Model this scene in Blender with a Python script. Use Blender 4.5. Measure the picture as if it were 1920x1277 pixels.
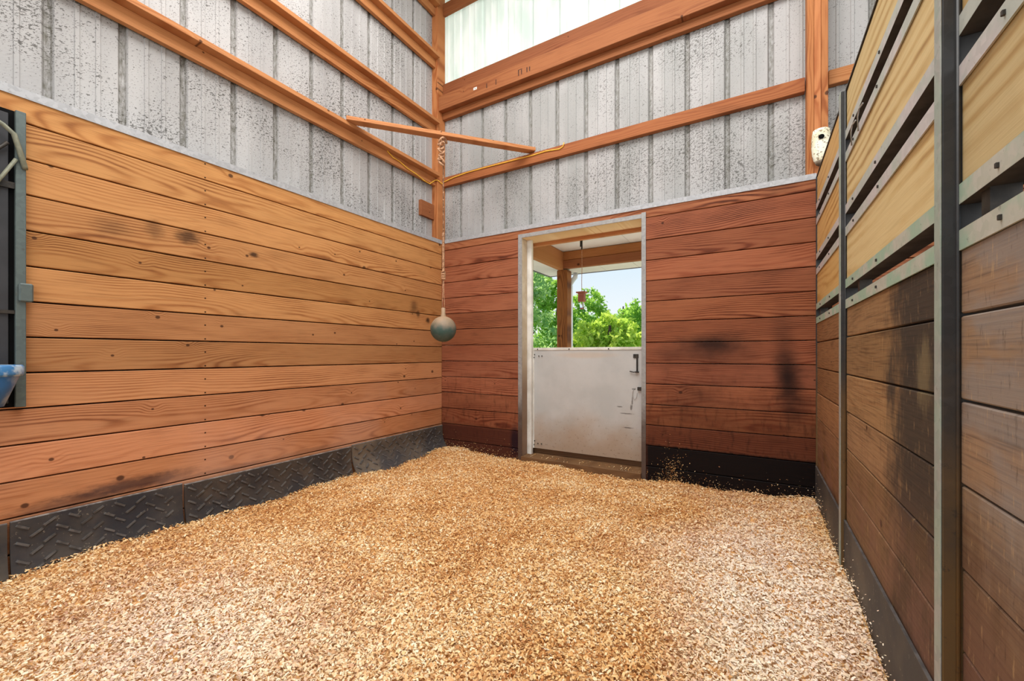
import bpy, bmesh, math, random
import numpy as np
from mathutils import Vector, Matrix, Euler
random.seed(7)
rng = np.random.default_rng(11)
for o in list(bpy.data.objects): bpy.data.objects.remove(o)
S = bpy.context.scene
COL = S.collection
H = 1.15                                   # camera height above the floor slab

# ------------------------------------------------------------------ camera
cam_d = bpy.data.cameras.new('camera'); cam = bpy.data.objects.new('camera', cam_d); COL.objects.link(cam)
cam_d.sensor_width = 36.0; cam_d.lens = 775.9 / 1920 * 36.0
cam_d.shift_y = (664.0 - 638.5) / 1920
cam_d.clip_start = 0.02; cam_d.clip_end = 400
cam.location = (0, 0, H); cam.rotation_euler = (math.pi / 2, 0, 0.5332)
S.camera = cam

# ------------------------------------------------------------------ colour helpers
def lin(v):
    v /= 255.0
    return v / 12.92 if v <= 0.04045 else ((v + 0.055) / 1.055) ** 2.4
def C(r, g, b): return (lin(r), lin(g), lin(b), 1.0)

# ------------------------------------------------------------------ view, world, sun, lamps
S.view_settings.view_transform = 'Standard'; S.view_settings.look = 'None'
S.view_settings.gamma = 1.0; S.view_settings.use_curve_mapping = False
S.view_settings.exposure = 0.0
W = bpy.data.worlds.new('sky'); S.world = W; W.use_nodes = True
wt = W.node_tree; wt.nodes.clear()
wo = wt.nodes.new('ShaderNodeOutputWorld'); wb = wt.nodes.new('ShaderNodeBackground')
tc = wt.nodes.new('ShaderNodeTexCoord'); sx = wt.nodes.new('ShaderNodeSeparateXYZ')
rp = wt.nodes.new('ShaderNodeValToRGB')
wt.links.new(tc.outputs['Generated'], sx.inputs[0]); wt.links.new(sx.outputs['Z'], rp.inputs[0])
wt.links.new(rp.outputs[0], wb.inputs[0]); wt.links.new(wb.outputs[0], wo.inputs[0])
rp.color_ramp.elements[0].position = 0.0; rp.color_ramp.elements[0].color = (0.98, 0.99, 1.0, 1)
rp.color_ramp.elements[1].position = 0.9; rp.color_ramp.elements[1].color = (0.30, 0.52, 0.90, 1)
e = rp.color_ramp.elements.new(0.06); e.color = (0.94, 0.98, 1.0, 1)
e = rp.color_ramp.elements.new(0.26); e.color = (0.66, 0.85, 0.99, 1)
wb.inputs['Strength'].default_value = 1.0

def lamp(name, kind, loc, rot, energy, color=(1, 1, 1), size=1.0, size_y=None):
    d = bpy.data.lights.new(name, kind); d.energy = energy; d.color = color
    if kind == 'AREA':
        d.shape = 'RECTANGLE'; d.size = size; d.size_y = size_y or size
    if kind == 'SUN': d.angle = math.radians(0.6)
    o = bpy.data.objects.new(name, d); COL.objects.link(o); o.location = loc; o.rotation_euler = rot
    return o
def aim(v): return Vector(v).to_track_quat('-Z', 'Y').to_euler()
lamp('sun', 'SUN', (-8, 12, 14), aim((0.50, -0.60, -0.80)), 6.5, (1.0, 0.95, 0.86))
# added overhead fill lamp, and a lamp for the open aisle behind the photographer
lamp('overhead_fill', 'AREA', (-1.1, 1.2, 5.25), aim((0.0, 0.05, -1)), 250, (1.0, 0.985, 0.96), 3.4, 3.0)
lamp('aisle_daylight', 'AREA', (1.7, -3.7, 2.6), aim((-0.70, 1, -0.12)), 165, (1.0, 0.97, 0.93), 5.0, 3.6)

# ------------------------------------------------------------------ node helper
class G:
    def __init__(self, name):
        self.m = bpy.data.materials.new(name); self.m.use_nodes = True
        self.t = self.m.node_tree; self.t.nodes.clear()
        self.out = self.t.nodes.new('ShaderNodeOutputMaterial')
        self.b = self.t.nodes.new('ShaderNodeBsdfPrincipled')
        self.t.links.new(self.b.outputs[0], self.out.inputs[0])
        self._oc = self._geo = self._oi = None
    def put(self, inp, v):
        if isinstance(v, bpy.types.NodeSocket): self.t.links.new(v, inp)
        elif v is not None:
            try: inp.default_value = v
            except Exception: inp.default_value = v[:3]
    def set(self, **k):
        for n, v in k.items(): self.put(self.b.inputs[n.replace('_', ' ')], v)
        return self
    def obj(self):
        if not self._oc: self._oc = self.t.nodes.new('ShaderNodeTexCoord').outputs['Object']
        return self._oc
    def pos(self):
        if not self._geo: self._geo = self.t.nodes.new('ShaderNodeNewGeometry').outputs['Position']
        return self._geo
    def info(self, k):
        if not self._oi: self._oi = self.t.nodes.new('ShaderNodeObjectInfo')
        return self._oi.outputs[k]
    def m_(self, op, a, b=None, c=None, clamp=False):
        n = self.t.nodes.new('ShaderNodeMath'); n.operation = op; n.use_clamp = clamp
        self.put(n.inputs[0], a)
        if b is not None: self.put(n.inputs[1], b)
        if c is not None: self.put(n.inputs[2], c)
        return n.outputs[0]
    def add(self, a, b): return self.m_('ADD', a, b)
    def sub(self, a, b): return self.m_('SUBTRACT', a, b)
    def mul(self, a, b): return self.m_('MULTIPLY', a, b)
    def sep(self, v):
        n = self.t.nodes.new('ShaderNodeSeparateXYZ'); self.put(n.inputs[0], v); return n.outputs
    def comb(self, x=0., y=0., z=0.):
        n = self.t.nodes.new('ShaderNodeCombineXYZ')
        for i, v in enumerate((x, y, z)): self.put(n.inputs[i], v)
        return n.outputs[0]
    def noise(self, vec, scale=1., detail=3., rough=.55, dist=0.):
        n = self.t.nodes.new('ShaderNodeTexNoise'); self.put(n.inputs['Vector'], vec)
        n.inputs['Scale'].default_value = scale; n.inputs['Detail'].default_value = detail
        n.inputs['Roughness'].default_value = rough; n.inputs['Distortion'].default_value = dist
        return n.outputs['Fac']
    def voro(self, vec, scale=1., feature='F1', dim='3D'):
        n = self.t.nodes.new('ShaderNodeTexVoronoi'); n.feature = feature; n.voronoi_dimensions = dim; self.put(n.inputs['Vector'], vec)
        n.inputs['Scale'].default_value = scale; return n.outputs
    def step(self, v, lo, hi, to0=0., to1=1.):
        n = self.t.nodes.new('ShaderNodeMapRange'); n.interpolation_type = 'SMOOTHSTEP'
        self.put(n.inputs['Value'], v); self.put(n.inputs['From Min'], lo); self.put(n.inputs['From Max'], hi)
        n.inputs['To Min'].default_value = to0; n.inputs['To Max'].default_value = to1
        return n.outputs[0]
    def mix(self, f, a, b, mode='MIX'):
        n = self.t.nodes.new('ShaderNodeMix'); n.data_type = 'RGBA'; n.blend_type = mode
        self.put(n.inputs[0], f); self.put(n.inputs[6], a); self.put(n.inputs[7], b)
        return n.outputs[2]
    def ramp(self, f, stops):
        n = self.t.nodes.new('ShaderNodeValToRGB'); self.put(n.inputs[0], f)
        el = n.color_ramp.elements
        el[0].position, el[0].color = stops[0]; el[1].position, el[1].color = stops[-1]
        for p, c in stops[1:-1]:
            q = el.new(p); q.color = c
        return n.outputs[0]
    def bump(self, h, strength=.3, dist=.002):
        n = self.t.nodes.new('ShaderNodeBump'); n.inputs['Strength'].default_value = strength
        n.inputs['Distance'].default_value = dist; self.put(n.inputs['Height'], h)
        self.t.links.new(n.outputs[0], self.b.inputs['Normal'])
    def blob(self, px, pz, cx, cz, rx, rz, soft=.5, nz=None, amt=.5):
        """soft elliptical wear mark at a fixed place on a wall"""
        dx = self.m_('DIVIDE', self.sub(px, cx), rx); dz = self.m_('DIVIDE', self.sub(pz, cz), rz)
        d = self.m_('SQRT', self.add(self.mul(dx, dx), self.mul(dz, dz)))
        if nz is not None: d = self.add(d, self.mul(self.sub(nz, .5), amt))
        return self.step(d, 1.0 + soft * .5, 1.0 - soft, 0, 1)

def wood(name, light, mid, dark, rough=.62, contrast=.75, ring=.011, knots=True, knot_cut=.45, fibre=.25, vary=.16,
         stain=None, spec=.16, axis=0, dirt=.25, pith=.12):
    """sawn softwood: annual rings cut by the board face, fibre streaks, knots, per-board tint (object colour)"""
    g = G(name); o = g.sep(g.obj()); r = g.info('Random')
    x, y, z = [(o[0], o[1], o[2]), (o[2], o[1], o[0]), (o[1], o[0], o[2])][axis]
    r2 = g.m_('FRACT', g.mul(r, 17.31)); r3 = g.m_('FRACT', g.mul(r, 71.7))
    xs = g.add(x, g.mul(r, 37.0))
    n1 = g.noise(g.comb(g.mul(xs, 0.9), g.mul(r, 50.), g.mul(z, 1.5)), 1.0, 2.)
    n2 = g.noise(g.comb(g.mul(xs, 0.55), g.mul(r2, 90.), 3.3), 1.0, 2.)
    kn = None
    zc = g.add(g.add(z, g.mul(g.sub(r2, .5), .12)), g.mul(g.sub(n1, .5), .10))
    if knots:
        kv = g.comb(g.mul(xs, 3.0), g.add(g.mul(z, 3.6), g.mul(r3, 40.)), 0.)
        v = g.voro(kv, 1.0, dim='2D'); kc = g.sep(v['Color'])
        on = g.m_('GREATER_THAN', kc[0], knot_cut)
        rad = g.add(.022, g.mul(g.mul(kc[1], kc[1]), .040))
        kn = g.mul(on, g.step(g.m_('DIVIDE', v['Distance'], rad), 1.15, .6))
        halo = g.mul(on, g.step(v['Distance'], .22, .02))
        zc = g.add(zc, g.mul(halo, .022))
    yc = g.add(g.add(pith * .6, g.mul(r3, pith * 1.2)), g.mul(g.sub(n2, .5), .17))
    rr = g.m_('SQRT', g.add(g.mul(zc, zc), g.mul(yc, yc)))
    fine = g.noise(g.comb(g.mul(xs, 5.), g.mul(r, 9.), g.mul(z, 190.)), 1.0, 2.)
    wob = g.noise(g.comb(g.mul(xs, 9.), g.mul(r, 9.), g.mul(z, 40.)), 1.0, 2.)
    ph = g.add(g.mul(rr, 6.2832 / ring), g.mul(wob, 2.2))
    s = g.m_('POWER', g.add(.5, g.mul(.5, g.m_('SINE', ph))), 2.0)
    big = g.noise(g.comb(g.mul(xs, 1.6), g.mul(r, 31.), g.mul(z, 6.)), 1.0, 3.)
    s = g.mul(s, g.step(big, .30, .82, .06, 1.25))
    col = g.ramp(g.mul(s, contrast), [(0., light), (.45, mid), (1., dark)])
    col = g.mix(g.mul(g.step(fine, .45, .75), fibre), col, dark)
    if dirt: col = g.mix(g.mul(g.step(g.noise(g.comb(xs, g.mul(r, 5.), g.mul(z, 4.)), 2.3, 4.), .55, .8), dirt), col, tuple(c * .45 for c in dark[:3]) + (1,))
    val = g.add(1. - vary, g.mul(r3, 2 * vary))
    vc = g.comb(val, val, g.mul(val, g.add(.94, g.mul(r2, .12))))
    col = g.mix(1., col, vc, 'MULTIPLY')
    col = g.mix(1., col, g.info('Color'), 'MULTIPLY')
    if kn is not None: col = g.mix(g.mul(kn, .85), col, C(62, 34, 22))
    if stain: col = stain(g, col, fine)
    g.set(Base_Color=col, Roughness=g.add(rough - .06, g.mul(fine, .14)), Specular_IOR_Level=spec)
    g.bump(g.add(g.mul(s, .5), fine), .25, .0015)
    return g.m

def plain(name, a, b, scale=8., rough=.6, metal=0., bump=.1, detail=5., spec=.5):
    g = G(name); n = g.noise(g.obj(), scale, detail)
    g.set(Base_Color=g.mix(g.step(n, .35, .65), a, b), Roughness=rough, Metallic=metal, Specular_IOR_Level=spec)
    if bump: g.bump(g.noise(g.obj(), scale * 6, 4.), bump, .002)
    return g.m

# ------------------------------------------------------------------ board stains (fixed spots of grime), plus shade painted on the back wall
def stain_left(g, col, fine):
    p = g.sep(g.pos()); n = g.noise(g.pos(), 9., 5.); n2 = g.noise(g.comb(p[1], 0., g.mul(p[2], 2.6)), 14., 5., .65)
    for cy, cz, ry, rz, a in [(.98, .395, .30, .045, .8), (.72, .37, .25, .04, .55), (1.45, .365, .35, .02, .5), (2.1, .37, .4, .02, .35)]:
        col = g.mix(g.mul(g.blob(p[1], p[2], cy, cz, ry, rz, .7, n2, 1.3), a), col, C(45, 32, 36))
    for cy, cz, ry, rz, a in [(1.22, 1.895, .07, .05, .8), (1.05, 1.90, .05, .06, .45), (.86, 1.86, .08, .05, .35),
                              (3.24, 1.64, .06, .08, .55), (3.30, 1.58, .03, .04, .8), (1.62, 1.865, .035, .02, .9), (3.45, 1.52, .035, .03, .9)]:
        col = g.mix(g.mul(g.blob(p[1], p[2], cy, cz, ry, rz, .8, n2, 1.6), a), col, C(58, 38, 26))
    pale = g.step(g.noise(g.comb(p[1], 0., p[2]), 1.3, 3.), .45, .7)
    low = g.step(p[2], 1.15, .45)
    col = g.mix(g.mul(g.mul(pale, low), .35), col, C(206, 160, 136))
    nail = g.mul(g.step(g.m_('ABSOLUTE', g.sub(p[1], 1.315)), .006, .003), g.step(g.m_('ABSOLUTE', g.sub(g.m_('PINGPONG', g.sub(p[2], .06), .0882), .045)), .006, .003))
    return g.mix(nail, col, C(40, 24, 16))
def stain_shade_back(g, col, fine):
    p = g.sep(g.pos()); n = g.noise(g.comb(p[0], 0., g.mul(p[2], 1.8)), 5., 5., .65); nf = g.noise(g.comb(g.mul(p[0], 3.), 0., p[2]), 9., 4.)
    right = g.step(p[0], -.85, -.80)
    # damp-blackened bottom boards right of the door, brown-black ones left of it
    band = g.step(g.add(p[2], g.mul(g.sub(nf, .5), .05)), .385, .355)
    brown = g.step(g.add(p[2], g.mul(g.sub(n, .5), .7)), 1.15, .42)  # painted shade: boards darken towards the bottom, mainly right of the door
    col = g.mix(g.mul(g.mul(brown, right), .62), col, C(62, 26, 12))
    col = g.mix(g.mul(g.mul(g.step(nf, .5, .7), brown), .45), col, C(34, 16, 10))
    left = g.sub(1., right)
    b2 = g.step(g.add(p[2], g.mul(g.sub(nf, .5), .06)), .40, .33)
    col = g.mix(g.mul(g.mul(b2, left), .8), col, C(40, 20, 18))
    col = g.mix(g.mul(g.mul(g.step(g.add(p[2], g.mul(g.sub(n, .5), .5)), .9, .4), left), .35), col, C(84, 40, 28))
    col = g.mix(g.mul(g.blob(p[0], p[2], -2.14, .25, .06, .18, .6, n, .6), .85), col, C(28, 14, 26))
    for cx, cz, rx, rz, a in [(-.30, 1.235, .26, .085, .9), (-.55, 1.15, .34, .10, .5), (-.2, 1.14, .3, .1, .4), (.20, .97, .085, .22, .95), (.17, 1.2, .08, .3, .4), (.24, .75, .10, .18, .5), (-.45, .8, .3, .16, .35)]:
        col = g.mix(g.mul(g.blob(p[0], p[2], cx, cz, rx, rz, .95, n, .9), a), col, C(38, 22, 18))
    col = g.mix(g.mul(g.mul(band, right), .98), col, C(9, 5, 6))
    return col
def stain_right(g, col, fine):
    p = g.sep(g.pos()); n = g.noise(g.comb(0., g.mul(p[1], 1.4), p[2]), 4.5, 5., .65); nf = g.noise(g.comb(0., g.mul(p[1], 30.), g.mul(p[2], 9.)), 1., 4., .7)
    e_ = g.mul(g.sub(n, .5), .55); f_ = g.mul(g.sub(nf, .5), .25)
    # rubbed black and grey by the horses next to the nearer post
    wet = g.mul(g.step(g.add(g.add(p[1], e_), f_), 1.90, 1.64), g.step(p[1], 1.24, 1.26))
    hi = g.step(g.add(p[2], e_), .48, .72)
    col = g.mix(g.mul(g.mul(wet, hi), .88), col, C(48, 47, 46))
    col = g.mix(g.mul(g.mul(wet, g.sub(1., hi)), .65), col, C(60, 49, 45))
    # weathered grey boards nearest the camera, brown below
    near = g.step(p[1], 1.26, 1.24); up = g.step(g.add(p[2], g.mul(e_, .8)), .62, .95)
    col = g.mix(g.mul(g.mul(near, up), g.step(g.noise(g.comb(0., g.mul(p[1], 2.2), g.mul(p[2], 5.)), 1.6, 4.), .36, .58, .15, .72)), col, C(140, 132, 126))
    col = g.mix(g.mul(g.mul(near, g.sub(1., up)), .65), col, C(78, 57, 48))
    low = g.step(g.add(p[2], e_), .85, .45)
    col = g.mix(g.mul(g.mul(low, g.step(n, .4, .6)), .45), col, C(150, 106, 92))
    col = g.mix(g.mul(low, .35), col, C(84, 58, 44))
    scr = g.noise(g.comb(0., g.mul(p[1], 70.), g.mul(p[2], 14.)), 1., 4., .7)
    col = g.mix(g.mul(g.step(scr, .58, .70), .35), col, C(206, 168, 118))
    col = g.mix(g.mul(g.step(scr, .42, .30), .45), col, C(52, 38, 32))
    col = g.mix(g.mul(g.blob(p[1], p[2], 1.47, 1.10, .06, .10, .6, nf, 1.6), .6), col, C(130, 114, 84))
    return col

M = {}
M['plank_left'] = wood('pine_plank_left', C(188, 136, 92), C(163, 109, 69), C(98, 56, 35), stain=stain_left, dirt=.28, contrast=.78, fibre=.32, ring=.009, knot_cut=.3)
M['plank_back'] = wood('cedar_plank_back', C(156, 97, 68), C(131, 72, 47), C(60, 27, 18), stain=stain_shade_back, dirt=.35, contrast=.92, fibre=.35, knot_cut=.8)
M['plank_right'] = wood('weathered_plank_right', C(158, 124, 88), C(136, 100, 68), C(78, 54, 40), stain=stain_right, dirt=.6, rough=.72, contrast=.40, fibre=.55, knot_cut=.75)
M['panel_board'] = wood('treated_pine_board', C(208, 186, 138), C(188, 158, 106), C(142, 106, 64), knots=False, ring=.030, contrast=.72, dirt=.12, fibre=.15, vary=.06, pith=.16)
M['beam'] = wood('fir_beam', C(188, 128, 80), C(165, 101, 57), C(112, 60, 32), contrast=.45, dirt=.2, vary=.1)
M['beam_dark'] = wood('aged_fir_header', C(156, 98, 61), C(134, 76, 45), C(86, 44, 26), contrast=.42, dirt=.25, vary=.08)
M['post'] = wood('fir_post', C(184, 120, 74), C(158, 92, 52), C(108, 55, 30), contrast=.6, dirt=.2, axis=1)
M['jamb'] = wood('pale_pine', C(238, 208, 160), C(222, 182, 128), C(188, 138, 88), contrast=.45, dirt=.05, vary=.04)
g = G('daylit_jamb'); p = g.sep(g.pos()); n = g.noise(g.pos(), 5., 5.)
col = g.mix(g.step(n, .35, .65), C(214, 200, 178), C(188, 168, 142))
col = g.mix(g.mul(g.step(g.add(p[2], g.mul(g.sub(n, .5), .5)), 1.25, .7), .8), col, C(116, 80, 56))  # daylight above the half door painted as a paler top; dirt below
g.set(Base_Color=col, Roughness=.65); M['jamb_side'] = g.m
M['porch_post'] = wood('porch_post', C(150, 94, 46), C(112, 64, 30), C(60, 32, 16), contrast=.8, dirt=.6, axis=1)

def siding(name, base, base2, speck=1., trans=False):
    g = G(name); p = g.sep(g.pos()); o = g.sep(g.obj())
    s = g.add(p[0], p[1])
    big = g.noise(g.comb(s, 0., g.mul(p[2], .8)), 1.6, 3.)
    big2 = g.noise(g.comb(g.mul(s, 1.5), 7., g.mul(p[2], .35)), 2.4, 3.)
    # fly specks and dust: short oblique dashes, denser in patches
    v = g.comb(g.add(s, g.mul(p[2], .55)), 0., g.sub(g.mul(p[2], 1.9), g.mul(s, .9)))
    n = g.noise(v, 34., 3., .6); nb = g.noise(v, 74., 2., .6)
    mask = g.step(big, .36, .66)
    th = g.sub(.645, g.mul(mask, .095))
    sp = g.step(n, th, g.add(th, .03)); sp2 = g.step(nb, g.sub(th, .005), g.add(th, .03))
    col = g.mix(g.step(big2, .35, .65), base, base2)
    col = g.mix(g.mul(g.m_('MAXIMUM', sp, sp2), .8 * speck), col, C(58, 54, 48))
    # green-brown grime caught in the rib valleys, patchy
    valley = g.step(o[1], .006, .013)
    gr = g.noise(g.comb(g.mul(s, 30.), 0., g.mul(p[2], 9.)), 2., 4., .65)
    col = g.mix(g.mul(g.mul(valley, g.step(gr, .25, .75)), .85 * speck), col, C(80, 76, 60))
    g.set(Base_Color=col, Roughness=.55, Specular_IOR_Level=.35)
    g.bump(g.add(n, g.mul(g.noise(v, 20., 4.), .6)), .35, .004)
    return g.m
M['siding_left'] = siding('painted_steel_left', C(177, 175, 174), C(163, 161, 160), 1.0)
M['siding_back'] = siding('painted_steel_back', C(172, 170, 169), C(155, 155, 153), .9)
g = G('frosted_panel'); g.t.nodes.remove(g.b)
tr = g.t.nodes.new('ShaderNodeBsdfTranslucent'); df = g.t.nodes.new('ShaderNodeBsdfDiffuse'); mx = g.t.nodes.new('ShaderNodeMixShader')
pp = g.sep(g.pos()); fn = g.noise(g.comb(g.mul(pp[0], 5.), 0., g.mul(pp[2], 1.6)), 1., 4.)
fc = g.mix(g.step(fn, .35, .7), C(241, 242, 240), C(223, 230, 226))
g.t.links.new(fc, tr.inputs[0]); g.t.links.new(fc, df.inputs[0]); mx.inputs[0].default_value = .35
g.t.links.new(tr.outputs[0], mx.inputs[1]); g.t.links.new(df.outputs[0], mx.inputs[2]); g.t.links.new(mx.outputs[0], g.out.inputs[0])
M['frosted'] = g.m

def galv(name, a, b, metal=.35, rough=.5, rust=0., green=0., grime=0.):
    g = G(name); v = g.voro(g.obj(), 55.); sp = g.sep(v['Color'])[0]; n = g.noise(g.pos(), 7., 5.); n2 = g.noise(g.pos(), 40., 4., .7)
    col = g.mix(g.mul(sp, .6), a, b)
    if green: col = g.mix(g.mul(g.step(n, .42, .6), green), col, C(150, 180, 158))
    if grime:
        pz = g.sep(g.pos())[2]
        col = g.mix(g.mul(g.step(g.add(pz, g.mul(g.sub(n, .5), .6)), .95, .35), grime), col, C(70, 48, 36))
    if rust:
        p = g.sep(g.pos())
        low = g.step(g.add(p[2], g.mul(g.sub(n, .5), .9)), 1.25, .55)
        col = g.mix(g.mul(low, rust), col, C(112, 84, 46))
        col = g.mix(g.mul(g.step(n2, .6, .7), .6), col, C(36, 28, 24))
    col = g.mix(g.mul(g.step(n2, .62, .72), .5), col, C(74, 66, 56))
    g.set(Base_Color=col, Roughness=rough, Metallic=metal)
    g.bump(n2, .25, .001)
    return g.m
M['flashing'] = galv('galvanised_flashing', C(180, 181, 184), C(146, 147, 150), .2, .5)
M['casing'] = galv('galvanised_casing', C(164, 162, 160), C(138, 136, 135), .2, .5, grime=.9)
M['rail'] = galv('painted_rail', C(198, 192, 190), C(176, 172, 170), .1, .55, green=.35)
M['rail_green'] = galv('green_grey_rail', C(190, 188, 176), C(168, 172, 156), .1, .6, green=.9)
M['post_steel'] = galv('rusty_steel_post', C(52, 51, 51), C(38, 38, 38), .0, .55, rust=.9)
M['post_edge'] = galv('pale_post_edge', C(168, 168, 162), C(136, 140, 134), .1, .55, green=.4)  # flange tone, paler than the rest of the post
M['feeder_steel'] = galv('grey_green_steel', C(96, 108, 106), C(80, 90, 90), .2, .5)
M['rail_web'] = plain('shaded_rail_web', C(72, 66, 60), C(52, 46, 40), 12., .8)  # shade under the rails put into a darker web colour
M['dull_strap'] = galv('dull_bracket', C(132, 132, 112), C(104, 106, 92), .15, .6)
M['dark_steel'] = plain('dark_steel', C(44, 42, 40), C(70, 64, 58), 20., .55, .5)
M['black'] = plain('added_black_sheet', C(12, 12, 13), C(8, 8, 9), 5., .8, 0., 0., 5., .1)
M['charcoal'] = plain('charcoal_panel', C(52, 52, 56), C(40, 41, 45), 5., .6)
M['bright_wire'] = plain('bright_wire', C(205, 200, 196), C(170, 166, 160), 30., .4, .4, 0.)

g = G('white_door'); p = g.sep(g.pos()); n = g.noise(g.pos(), 3., 5.); n2 = g.noise(g.pos(), 42., 3., .65)
col = g.mix(g.step(n, .35, .65), C(192, 191, 189), C(180, 180, 178))
low = g.step(g.add(p[2], g.mul(g.sub(g.noise(g.pos(), 2.2, 4.), .5), .7)), .66, .20)
col = g.mix(g.mul(low, .8), col, C(160, 132, 104))
col = g.mix(g.mul(g.mul(g.step(n2, .60, .68), g.add(.1, g.mul(low, .9))), .6), col, C(110, 84, 62))
col = g.mix(g.mul(g.blob(p[0], p[2], -1.42, 1.14, .32, .03, .6, n, .5), .35), col, C(196, 166, 132))
for cx, cz, rx, rz in [(-.98, .72, .006, .05), (-.965, .83, .02, .008), (-1.03, .60, .06, .006), (-1.10, .66, .03, .006), (-1.02, .47, .05, .006), (-.99, .66, .01, .03)]:
    col = g.mix(g.mul(g.blob(p[0], p[2], cx, cz, rx, rz, .6, n2, 1.6), .75), col, C(66, 56, 50))
g.set(Base_Color=col, Roughness=.5); g.bump(n2, .08, .001); M['door'] = g.m
M['white_paint'] = plain('white_paint', C(232, 230, 224), C(206, 202, 194), 6., .5)

g = G('rubber_mat'); n = g.noise(g.pos(), 6., 5.); n2 = g.noise(g.pos(), 60., 3., .65); p = g.sep(g.pos())
col = g.mix(g.step(n, .35, .65), C(48, 48, 52), C(66, 61, 57))
col = g.mix(g.mul(g.step(g.noise(g.pos(), 2.4, 4.), .45, .65), .5), col, C(104, 94, 82))
col = g.mix(1., col, g.info('Color'), 'MULTIPLY')
col = g.mix(g.mul(g.step(n2, .64, .7), .5), col, C(150, 140, 124))
g.set(Base_Color=col, Roughness=.62, Specular_IOR_Level=.4); g.bump(n2, .2, .001); M['rubber'] = g.m
M['rubber_pale'] = plain('lit_tread', C(92, 88, 86), C(66, 62, 60), 25., .6)  # light catching the tread bars put into a paler rubber colour
M['rubber_edge'] = plain('worn_rubber_edge', C(150, 150, 150), C(96, 94, 96), 25., .6)

g = G('ball_rubber'); p = g.sep(g.obj()); n = g.noise(g.obj(), 14., 5.)
dust = g.step(g.add(p[2], g.mul(g.sub(n, .5), .10)), -.03, .12)
col = g.mix(g.step(n, .3, .7), C(54, 84, 78), C(84, 96, 92)); col = g.mix(g.mul(dust, .9), col, C(176, 146, 116))
g.set(Base_Color=col, Roughness=.6); M['ball'] = g.m
M['rope'] = plain('old_rope', C(204, 160, 124), C(160, 116, 86), 60., .9, 0., .6)
M['cable'] = plain('yellow_cable', C(250, 200, 70), C(236, 176, 60), 20., .5, 0., 0.)
M['block'] = None
g = G('pitted_white_block'); n = g.noise(g.obj(), 62., 2., .6); n2 = g.noise(g.obj(), 10., 4.)
col = g.mix(g.step(n2, .4, .65), C(240, 238, 218), C(220, 210, 176)); col = g.mix(g.mul(g.step(n, .57, .63), .85), col, C(120, 96, 64))
g.set(Base_Color=col, Roughness=.6); g.bump(n, .4, .003); M['block'] = g.m
M['block_base'] = plain('grey_brown_base', C(140, 124, 104), C(104, 90, 74), 18., .7)
M['blue'] = None
g = G('blue_bucket'); n = g.noise(g.obj(), 12., 5.)
g.set(Base_Color=g.mix(g.mul(g.step(n, .45, .7), .55), C(34, 108, 176), C(190, 208, 222)), Roughness=.4); M['blue'] = g.m
g = G('scuffed_rim'); n = g.noise(g.obj(), 26., 5.)
g.set(Base_Color=g.mix(g.step(n, .42, .62), C(58, 122, 178), C(176, 196, 212)), Roughness=.5); M['rim_blue'] = g.m
M['concrete'] = plain('stall_floor', C(110, 96, 82), C(86, 74, 62), 3., .9)
M['soffit'] = plain('white_soffit', C(238, 232, 222), C(228, 222, 212), 2., .6)
M['metal_white'] = plain('white_gutter', C(232, 234, 236), C(214, 216, 218), 4., .45)
M['gutter_dark'] = plain('dark_gutter', C(112, 110, 112), C(92, 90, 92), 6., .5)
M['roof'] = plain('barn_roof', C(176, 172, 164), C(150, 146, 138), 2., .7)
M['grass'] = plain('grass_ground', C(96, 132, 58), C(122, 156, 72), 1.2, .9)
M['bounce_ground'] = plain('pale_bounce_ground', C(224, 214, 200), C(204, 194, 180), 30., .9)  # high albedo chosen to reflect light under the porch
M['terracotta'] = plain('terracotta', C(178, 108, 80), C(150, 84, 60), 10., .6)
M['ink'] = plain('pencil_mark', C(86, 46, 26), C(70, 38, 22), 20., .8, 0., 0.)
M['tag'] = plain('white_tag', C(240, 236, 230), C(228, 224, 218), 10., .5, 0., 0.)
M['dark_wood'] = wood('dark_sill_wood', C(116, 86, 60), C(88, 60, 40), C(50, 32, 22), contrast=.5, dirt=.4)
g = G('clear_jar'); g.set(Base_Color=(1, 1, 1, 1), Roughness=.05, Transmission_Weight=1., IOR=1.3); M['glass'] = g.m

def leafmat(name, a, b):
    g = G(name); at = g.t.nodes.new('ShaderNodeAttribute'); at.attribute_name = 'tone'
    col = g.mix(at.outputs['Fac'], a, b)
    g.t.nodes.remove(g.b)
    d = g.t.nodes.new('ShaderNodeBsdfDiffuse'); t = g.t.nodes.new('ShaderNodeBsdfTranslucent'); x = g.t.nodes.new('ShaderNodeMixShader')
    g.t.links.new(col, d.inputs[0]); g.t.links.new(g.mix(.35, col, C(200, 220, 60)), t.inputs[0]); x.inputs[0].default_value = .55
    g.t.links.new(d.outputs[0], x.inputs[1]); g.t.links.new(t.outputs[0], x.inputs[2]); g.t.links.new(x.outputs[0], g.out.inputs[0])
    return g.m
M['leaf_deep'] = leafmat('leaf_deep', C(120, 176, 128), C(206, 232, 168))
M['leaf_mid'] = leafmat('leaf_mid', C(118, 178, 80), C(184, 222, 112))
M['leaf_yellow'] = leafmat('leaf_yellow', C(166, 208, 84), C(232, 238, 124))
M['bark'] = plain('bark', C(92, 74, 58), C(66, 52, 42), 12., .9, 0., .6)

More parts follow.
